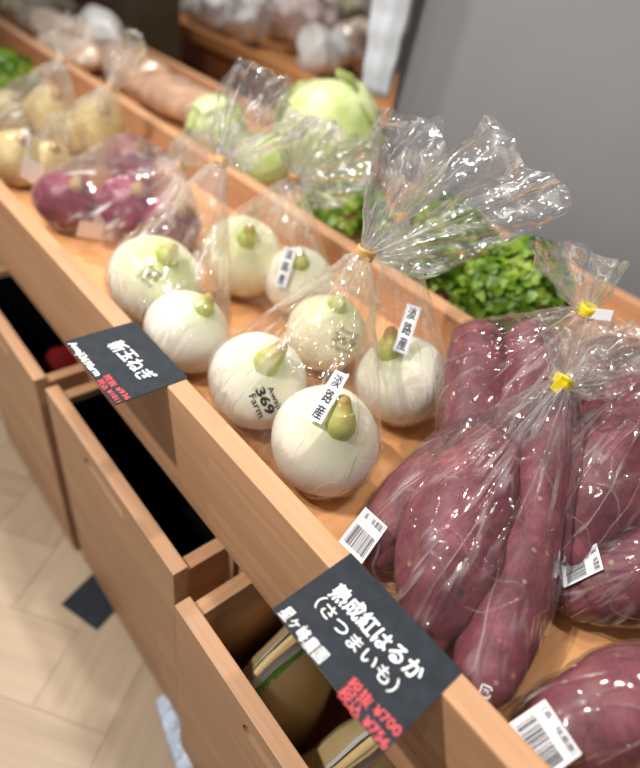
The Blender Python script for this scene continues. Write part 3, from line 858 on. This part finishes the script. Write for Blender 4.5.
bE, bvE = bag('clear bag of red onions in the middle of the tray', G('r0', 'r1', 'r2', 'r3'), tE, TAN_TAPE, 5.0,
    [(168, 160), (176, 138), (192, 128), (208, 134), (212, 150), (205, 166)], film_m=FILM_FAR, plume_m=FILM_FAR)
tF = PZ(110, 88, .86)
bF, bvF = bag('clear bag of pale yellow onions next to the divider, white neck upright', G('y4', 'y5', 'y2'), tF, TAN_TAPE, 6.0,
    [(104, 66), (112, 44), (128, 32), (144, 38), (146, 58), (136, 76), (124, 88)], film_m=FILM_FAR, plume_m=FILM_FAR)
tF1 = PZ(61, 62, .86)
bF1, bvF1 = bag('clear bag of yellow onions beside the leafy greens at left', G('y0', 'y1', 'y3'), tF1, TAN_TAPE, 7.0,
    [(52, 44), (54, 24), (70, 14), (86, 22), (90, 42), (80, 56)], film_m=FILM_FAR, plume_m=FILM_FAR)
tH = PZ(585, 313, .935)
bH, bvH = bag('clear bag of sweet potatoes at the back, yellow tie with a white tag', G('Q1', 'Q2', 'Q3', 'U1'), tH, YELLOW_TAPE, 8.0,
    [(556, 292), (540, 268), (528, 247), (536, 240), (553, 250), (570, 240), (584, 246), (600, 256), (612, 262), (622, 262), (612, 282), (602, 300)],
    folds=6, thick=.03, tail=((590, 313), (612, 316), .0065, PAPER))
tG = PZ(561, 385, .905)
bG, bvG = bag('clear bag of sweet potatoes at the front with a yellow tape tie', G('P0', 'P1', 'P2'), tG, YELLOW_TAPE, 9.0,
    [(548, 372), (542, 348), (548, 326), (570, 330), (592, 324), (615, 330), (640, 322), (655, 345), (640, 372), (610, 392), (585, 396)],
    extra=[PZ(592, 442, .80), PZ(600, 470, .77), PZ(580, 540, .70), PZ(520, 660, .681)], tail=((566, 379), (553, 391), .0055, YELLOW_TAPE), folds=6)
tI = PZ(690, 350, .93)
bI, bvI = bag('clear bag around the thick sweet potato at the right edge', G('R1'), tI, YELLOW_TAPE, 10.0)
tK = PZ(740, 520, .86)
bK, bvK = bag('clear bag around the short fat sweet potato with tilted sticker', G('R2'), tK, YELLOW_TAPE, 11.0)
tJ = PZ(790, 640, .84)
bJ, bvJ = bag('clear bag around the sweet potato across the bottom right corner', G('S1'), tJ, YELLOW_TAPE, 12.0, extra=[PZ(508, 704, .70), PZ(512, 728, .69)])

# stickers on the bags
def name_label(bagobj, bv, q, fit=0):
    s = Sticker(bv, q, .0012, 6, fit)
    sh = s.sheet('name_label', PAPER, bagobj)
    for k, ch in enumerate('淡路産'):
        s.text('label_writing', ch, .20, .70-.325*k, .82, .955-.315*k, BLACK_INK, sh, .014)
    s.rect('label_border', [(.05, .02, .95, .032), (.05, .968, .95, .98), (.05, .02, .085, .98), (.915, .02, .95, .98)], GREY_INK, sh)
name_label(bA, bvA, [(335.5, 369.5), (349, 375.5), (321, 424.5), (306.5, 416.5)])
name_label(bB, bvB, [(407.5, 303.5), (421.5, 307.5), (406.5, 355), (392.5, 349.5)])
name_label(bD, bvD, [(285, 246), (297, 250), (285, 288), (274, 284)])
def barcode_label(bagobj, bv, q, seed, fit=0):
    s = Sticker(bv, q, .0012, 6, fit)
    sh = s.sheet('barcode_label', PAPER, bagobj)
    s.text('label_writing', '［長・味農園］', .10, .79, .94, .95, BLACK_INK, sh, .004)
    s.rect('label_fine_print', [(.12, .70, .34, .715), (.40, .70, .62, .715), (.68, .70, .80, .715)], GREY_INK, sh)
    s.bars('barcode', .10, .10, .92, .60, BLACK_INK, sh, seed)
barcode_label(bG, bvG, [(365.5, 507), (387.5, 527), (361.7, 564), (338.5, 541.5)], 1)
barcode_label(bK, bvK, [(596.5, 543), (603.5, 569), (564, 588), (561, 565)], 2)
barcode_label(bJ, bvJ, [(545, 699), (582, 754), (546, 780), (508, 724)], 3)
def small_label(bagobj, bv, q):
    s = Sticker(bv, q, .016, 4, 0); s.sheet('white_label', PAPER, bagobj)
small_label(bE, bvE, [(80, 220), (104, 224), (100, 239), (76, 236)])
small_label(bF1, bvF1, [(27, 156), (46, 167), (38, 187), (20, 176)])
# recycling mark printed on the front bag
s = Sticker(bvG, [(482, 683), (493, 688), (489, 700), (478, 695)], .0008, 3, .3)
s.rect('recycling_mark', [(.1, .0, .9, .12), (.1, .88, .9, 1), (0, .1, .12, .9), (.88, .1, 1, .42), (.88, .72, 1, .9)], WHITE_INK, bG)
s.text('recycling_writing', 'プラ', .24, .28, .78, .74, WHITE_INK, bG, .03)

# ------------------------------------------------------------------ greens behind the divider
ZB = FLR
def leafy(name, label, c, rx, ry, rz, nl, size, mat, seed, cat='leafy greens', group=None):
    r = random.Random(seed); vs = []; fs = []
    for _ in range(nl):
        th = r.uniform(0, 2*math.pi); cz = r.uniform(-.15, 1); sr = math.sqrt(max(0, 1-cz*cz)); k = r.uniform(.72, 1.0)
        d = Vector((sr*math.cos(th), sr*math.sin(th), cz))
        p = Vector(c)+Vector((d.x*rx, d.y*ry, d.z*rz))*k
        n = (d+Vector((r.gauss(0, .6), r.gauss(0, .6), r.gauss(0, .5)+.3))).normalized()
        t = n.orthogonal().normalized(); t.rotate(Matrix.Rotation(r.uniform(0, 6.28), 3, n)); b = n.cross(t)
        s = size*r.uniform(.6, 1.25); cu = r.uniform(.1, .5)
        i = len(vs); vs.append(p-b*s*.9-n*cu*s*.2)
        for a in range(7):
            q = -2.2+4.4*a/6
            lob = 1+.22*math.cos(3*q)
            vs.append(p+(t*math.sin(q)*.75+b*math.cos(q))*s*lob+n*s*(cu*(abs(math.sin(q))-.4)+r.uniform(-.12, .12)))
        vs.append(p+n*s*.08)
        for a in range(6): fs.append([i+8, i+1+a, i+2+a])
        fs.append([i+8, i, i+1]); fs.append([i+8, i+7, i])
    vs = [Vector((v.x, v.y, max(v.z, ZB+.002))) for v in vs]
    o = mesh_obj(name, vs, fs, mat, None, True, Vector((c[0], c[1], ZB)))
    return tag(o, label, cat, group)
leafy('leafy_greens', 'bright green curly leaf bunch right behind the rear sweet potato bag', (.95, .42, .73), .135, .105, .125, 1700, .011, LEAF, 1, group='green leaf bunches')
leafy('leafy_greens', 'bright green curly leaf bunch under the big fan of clear film', (.95, .62, .735), .15, .13, .115, 1700, .011, LEAF, 2, group='green leaf bunches')
leafy('leafy_greens', 'green leaf bunch between the pale lettuce and the big film fan', (.93, .88, .72), .11, .10, .09, 800, .011, LEAF, 3, group='green leaf bunches')
leafy('leafy_greens', 'dark green leafy bunch at the left edge of the photo', (.58, 2.10, .715), .10, .13, .075, 700, .016, LEAF, 4)
def lettuce(c, r, label, seed):
    rg = random.Random(seed)
    bm = bmesh.new()
    def blob(cc, rad, ax, ang, thick):
        n1, n2 = 16, 12; q = Vector((0, 0, 1)).rotation_difference(ax)
        g = []
        for i in range(n1+1):
            row = []
            for j in range(n2+1):
                th = -ang*1.1+2.2*ang*i/n1; ph = -ang+2*ang*j/n2
                d = q @ Vector((math.sin(th), math.sin(ph)*math.cos(th), math.cos(ph)*math.cos(th)))
                ed = max(abs(i/n1-.5), abs(j/n2-.5))*2
                p = cc+d*rad*(1+.05*ed**3+.04*noise.noise(d*5+Vector((seed, i*.02, 0)))+.05*ed*noise.noise(d*11+Vector((0, seed, 0))))
                row.append(bm.verts.new(p))
            g.append(row)
        for i in range(n1):
            for j in range(n2): bm.faces.new([g[i][j], g[i+1][j], g[i+1][j+1], g[i][j+1]])
    cc = Vector(c)
    b = bmesh.new(); bmesh.ops.create_icosphere(b, subdivisions=3, radius=r*.93)
    for v in b.verts: v.co = v.co*(1+.05*noise.noise(v.co*20))+cc
    merge(bm, b)
    for k in range(9):
        ax = Vector((rg.gauss(0, 1), rg.gauss(0, 1), rg.gauss(.3, .8))).normalized()
        blob(cc, r*rg.uniform(.95, 1.06), ax, rg.uniform(.7, 1.05), .01)
    for v in bm.verts: v.co.z = max(v.co.z, ZB+.002); v.co.x = max(v.co.x, .785)
    return tag(bm_obj('lettuce', bm, LETTUCE, None, True, Vector((c[0], c[1], ZB))), label, 'lettuce')
def on_back(x, y, r): return sphere_on(x, y, r, ZB)
for k, (x, y, r, lab) in enumerate([(217, 130, 30, 'pale lettuce head standing alone at left, beside the brown packets'), (327, 134, 52, 'largest pale green lettuce head, behind the onion bag necks'),
                                    (262, 162, 27, 'pale lettuce head low against the divider between two bag necks'), (352, 176, 24, 'pale green lettuce head right beside the small green leaf bunch')]):
    c, rad = on_back(x, y, r); lettuce(c, rad, lab, k+1)

# wrapped root vegetables and packets beyond
def packet(name, label, c, sx, sy, sz, rz, mat, seed, cat='packet', zf=None, group=None):
    """soft pillow pack with a pinched seam at each end"""
    vs = []; fs = []; nu, nv = 26, 20
    for i in range(nu+1):
        s = -1+2*i/nu
        prof = (1-abs(s)**3.2)**.6 if abs(s) < 1 else 0
        for j in range(nv):
            q = 2*math.pi*j/nv
            w_ = 1-.12*abs(s)**4
            p = Vector((s*sx, math.cos(q)*sy*w_*(.86+.14*prof), math.sin(q)*sz*max(prof, .04)))
            p += noise.noise_vector(p*14+Vector((seed, seed, 0)))*min(sx, sy, sz)*(.55 if name == 'grocery_packet' else .24)
            vs.append(p)
    for i in range(nu):
        for j in range(nv):
            j2 = (j+1) % nv; fs.append([i*nv+j, i*nv+j2, (i+1)*nv+j2, (i+1)*nv+j])
    fs.append(list(range(nv))[::-1]); fs.append([nu*nv+j for j in range(nv)])
    R_ = Matrix.Rotation(rz, 3, 'Z')
    vs = [R_ @ v for v in vs]
    mz = min(v.z for v in vs); zf = ZB if zf is None else zf
    base = Vector((c[0], c[1], zf+.001))
    vs = [base+Vector((v.x, v.y, v.z-mz)) for v in vs]
    o = mesh_obj(name, vs, fs, mat, None, True, base)
    return tag(o, label, cat, group)
BROWN_PACK = plain('brown_wrapped_roots', (.40, .25, .17), .22, .35, 18, .6, .3)
PALE_PACK = plain('pale_wrapped_roots', (.62, .50, .40), .22, .3, 16, .6, .3)
CREAM_PACK = plain('cream_pack', (.74, .66, .48), .3, .15, 14, .5, .3)
WHITE_PACK = plain('white_pack', (.82, .80, .80), .25, .12, 14, .6, .3)
PINK_PACK = plain('pinkish_white_pack', (.85, .70, .68), .3, .1, 12, .5, .3)
YELLOW_PACK = plain('yellow_pack', (.75, .50, .10), .3, .2, 12, .5, .3)
packet('root_packet', 'long brown packet of roots in film, left of the lettuce standing alone', (.98, 1.72, 0), .20, .09, .055, 1.75, BROWN_PACK, 1)
packet('root_packet', 'brown packet of roots behind the white bag neck', (1.02, 2.12, 0), .19, .10, .055, 1.45, BROWN_PACK, 2)
packet('root_packet', 'pale packet of roots near the dark pillar', (.90, 2.36, 0), .17, .08, .05, 1.7, PALE_PACK, 3)
packet('root_packet', 'pale packet at the far end of the tray behind the divider', (.96, 2.75, 0), .18, .10, .06, 1.5, PALE_PACK, 4)
packet('root_packet', 'cream packet at the top left corner of the photo', (1.02, 2.98, 0), .15, .09, .08, .3, CREAM_PACK, 5)
packet('root_packet', 'white packet beyond the yellow onion bags', (1.08, 2.50, 0), .15, .08, .08, 1.2, WHITE_PACK, 6)
packet('root_packet', 'white packet in the front tray beyond the leafy greens', (.52, 2.55, 0), .15, .09, .07, 1.2, WHITE_PACK, 7)

# ------------------------------------------------------------------ in the open drawers and on the floor
TAN_PACK = plain('tan_foil_pack', (.74, .55, .28), .32, .12, 10, .6, .2)
GREEN_PRINT = plain('green_printed_band', (.12, .55, .07), .3, .1, 10, .5)
RED_CLOTH = plain('red_cloth', (.13, .006, .007), .8, .15, 20, .1)
def gusset_pack(name, label, c, sx, sy, h, rz, tilt, seed, green_at, group):
    """standing paper pack with folded top: body, green band, white seam strip"""
    base = Vector(c)
    e = empty(name, base, label, 'packet', group)
    R_ = Matrix.Rotation(rz, 3, 'Z') @ Matrix.Rotation(tilt, 3, 'Y')
    def ring(z, kx, ky, nn=28):
        pts = []
        for k in range(nn):
            q = 2*math.pi*k/nn; cx, sy_ = math.cos(q), math.sin(q)
            ex = lambda a: math.copysign(abs(a)**.45, a)
            pts.append(Vector((ex(cx)*sx*kx, ex(sy_)*sy*ky, z)))
        return pts
    def wrap(levels, nm, mat, parent, grow=0):
        vs = []; fs = []; nn = 28
        for z, kx, ky in levels:
            for p in ring(z, kx, ky, nn):
                nz = noise.noise_vector(p*16+Vector((seed, 0, seed)))*.006
                vs.append(base+R_ @ (p+nz+(p-Vector((0, 0, p.z))).normalized()*grow))
        for i in range(len(levels)-1):
            for k in range(nn):
                k2 = (k+1) % nn; fs.append([i*nn+k, i*nn+k2, (i+1)*nn+k2, (i+1)*nn+k])
        if grow == 0: fs.append(list(range(nn))[::-1]); fs.append([(len(levels)-1)*nn+k for k in range(nn)])
        return mesh_obj(nm, vs, fs, mat, parent, True)
    wrap([(0, .95, .95), (.02, 1, 1), (h*.3, 1.03, 1.06), (h*.6, 1.02, 1.0), (h*.85, 1, .6), (h*.97, 1, .14), (h, 1, .06)], 'pack_body', TAN_PACK, e)
    a, b = green_at
    lv = lambda t: (1, 1.06-.3*t) if t < .6 else (1.0, .75-(t-.6)*1.6)
    wrap([(h*(a+(b-a)*k/4), 1.015, max(.08, (1.03 if a+(b-a)*k/4 < .6 else 1.0-(a+(b-a)*k/4-.6)*2.25))) for k in range(5)], 'printed_band', GREEN_PRINT, e, .0025)
    wrap([(h*.955, 1, .20), (h*.975, 1, .15), (h, 1, .10)], 'white_fold', PAPER, e, .003)
    return e
gusset_pack('tan_packet', 'tan packet with a green band at the far end of the open drawer', (.300, .235, .046), .080, .060, .43, .10, 0, 1, (.80, .95), 'tan packets in the nearest open drawer')
gusset_pack('tan_packet', 'tan packet with a green band in the open drawer, directly below the lower price card', (.290, .075, .046), .080, .065, .42, -.1, 0, 2, (.78, .90), 'tan packets in the nearest open drawer')
packet('red_cloth_bundle', 'dark red bundle inside the drawer at the left', (.315, 1.07, 0), .085, .07, .19, 0, RED_CLOTH, 3, 'bundle', .052)
# crumpled white paper on the floor by the drawer base
vs = []; fs = []
n_ = 30; a = PZ(172, 690, .012); b = PZ(197, 768, .012)
for i in range(n_+1):
    for j in range(9):
        p = a.lerp(b, i/n_)+Vector((.012-.006*j, 0, 0))
        p.z = .006+.022*abs(noise.noise(p*60))+.014*math.sin(j/8*math.pi)
        vs.append(p)
for i in range(n_):
    for j in range(8): fs.append([i*9+j, (i+1)*9+j, (i+1)*9+j+1, i*9+j+1])
o = mesh_obj('crumpled_film', vs, fs, plain('bluish_white_film', (.58, .67, .82), .3, .1), None, True, a.lerp(b, .5)); md = o.modifiers.new('t', 'SOLIDIFY'); md.thickness = .0012
tag(o, 'crumpled bluish white film strip on the floor at the drawer base', 'plastic film')

# ------------------------------------------------------------------ far background
far = empty('display_counter', (1.9, 2.6, 0), 'blurred wooden display counter in the far background, loaded with packets', 'display counter')
fy0, fy1 = 1.25, 4.6
box_obj('counter_rim', 1.60, 1.64, fy0, fy1, .71, .76, W_FAR, far, .003)
box_obj('counter_recess', 1.68, 1.70, fy0, fy1, .50, .71, W_SHADE, far)
box_obj('counter_ledge', 1.50, 1.70, fy0, fy1, .40, .55, W_FAR, far, .003)
box_obj('counter_top', 1.64, 2.30, fy0, fy1, .69, .72, W_FAR, far)
box_obj('counter_base', 1.56, 2.28, fy0, fy1, .0, .40, W_SHADE, far)
FP = [(WHITE_PACK, 'white'), (CREAM_PACK, 'cream'), (YELLOW_PACK, 'yellow'), (PINK_PACK, 'pinkish white'), (WHITE_PACK, 'white'), (PALE_PACK, 'tan')]
spec = [(198, 8, 0), (216, 16, 4), (236, 8, 5), (250, 26, 4), (268, 8, 2), (282, 22, 0), (306, 34, 3), (300, 6, 1), (330, 12, 1), (352, 14, 1), (322, 56, 0), (350, 52, 5)]
labs = ['white packet at the left end of the background counter', 'white packet second from the left on the background counter', 'tan packet behind the white ones on the background counter',
        'white packet on the counter rim above the shaded wood', 'yellow packet on the background counter', 'white packet right of the yellow one in the background', 'large pinkish white packet on the background counter',
        'cream packet behind the pinkish white packet', 'cream packet at the top of the photo left of its neighbour', 'cream packet beside the hanging white cloth', 'small white packet below the pinkish one in the background',
        'tan packet at the right end of the background counter']
for k, ((x, y, m_), lab) in enumerate(zip(spec, labs)):
    p = PZ(x, y, .80); p.x = max(p.x, 1.73)
    big = 1.55 if m_ == 3 else 1.2
    packet('grocery_packet', lab, (p.x, p.y, 0), .085*big, .065*big, .075*big, random.uniform(0, 3), FP[m_][0], k+20, 'packet', .72, 'packets on the background counter')
# dark olive pillar is a stand-in block for what is likely a person
PIL = plain('olive_brown', (.15, .12, .075), .7, .15, 8)
pl_ = empty('shape', (1.42, 2.78, 0), 'dark olive-brown pillar at the top left behind the packets', 'shape')
box_obj('shape_body', 1.31, 1.53, 2.66, 2.92, .0, 2.9, PIL, pl_, .006)
box_obj('shape_foot', 1.30, 1.54, 2.65, 2.93, 0, .10, PIL, pl_, .004)
# white cloth hanging by the end of the grey wall
vs = []; fs = []; nu, nv = 34, 24
CLOTH = plain('white_cloth', (.50, .53, .60), .8, .04, 20)
for sh in (0, 1):
    for i in range(nu+1):
        for j in range(nv+1):
            u = i/nu; v = j/nv
            z = .885+.55*v
            wd = .050+.030*min(1, v*1.6)
            y = 1.185+(u-.5)*2*wd+.012*v
            x = 1.29+(-1 if sh else 1)*.02*math.sqrt(max(0, 1-(2*u-1)**2))+.006*math.sin(u*14+v*3)+.003*math.sin(v*40)
            vs.append(Vector((x, y, z)))
S = (nu+1)*(nv+1)
for b in (0, S):
    for i in range(nu):
        for j in range(nv):
            f = [b+i*(nv+1)+j, b+(i+1)*(nv+1)+j, b+(i+1)*(nv+1)+j+1, b+i*(nv+1)+j+1]; fs.append(f if b else f[::-1])
for j in range(nv):
    fs.append([j, j+1, S+j+1, S+j]); q = nu*(nv+1); fs.append([q+j, S+q+j, S+q+j+1, q+j+1])
for i in range(nu):
    a0 = i*(nv+1); a1 = (i+1)*(nv+1); fs.append([a0, a1, S+a1, S+a0])
o = mesh_obj('hanging_cloth', vs, fs, CLOTH, None, True, Vector((1.29, 1.16, .885)))
tag(o, 'white cloth hanging down beside the end of the grey wall', 'cloth')

# look-alikes share a group
GROUPS = {'white_onion': 'white onions in the tray', 'red_onion': 'red onions in the tray', 'yellow_onion': 'yellow onions in the tray', 'sweet_potato': 'sweet potatoes in the tray',
          'vegetable_bag': 'clear tied vegetable bags', 'lettuce': 'lettuce heads behind the divider', 'root_packet': 'wrapped packets at the far end of the tray'}
for o in list(COL.objects):
    k = o.name.split('.')[0]
    if o.parent is None and k in GROUPS and 'group' not in o: o['group'] = GROUPS[k]
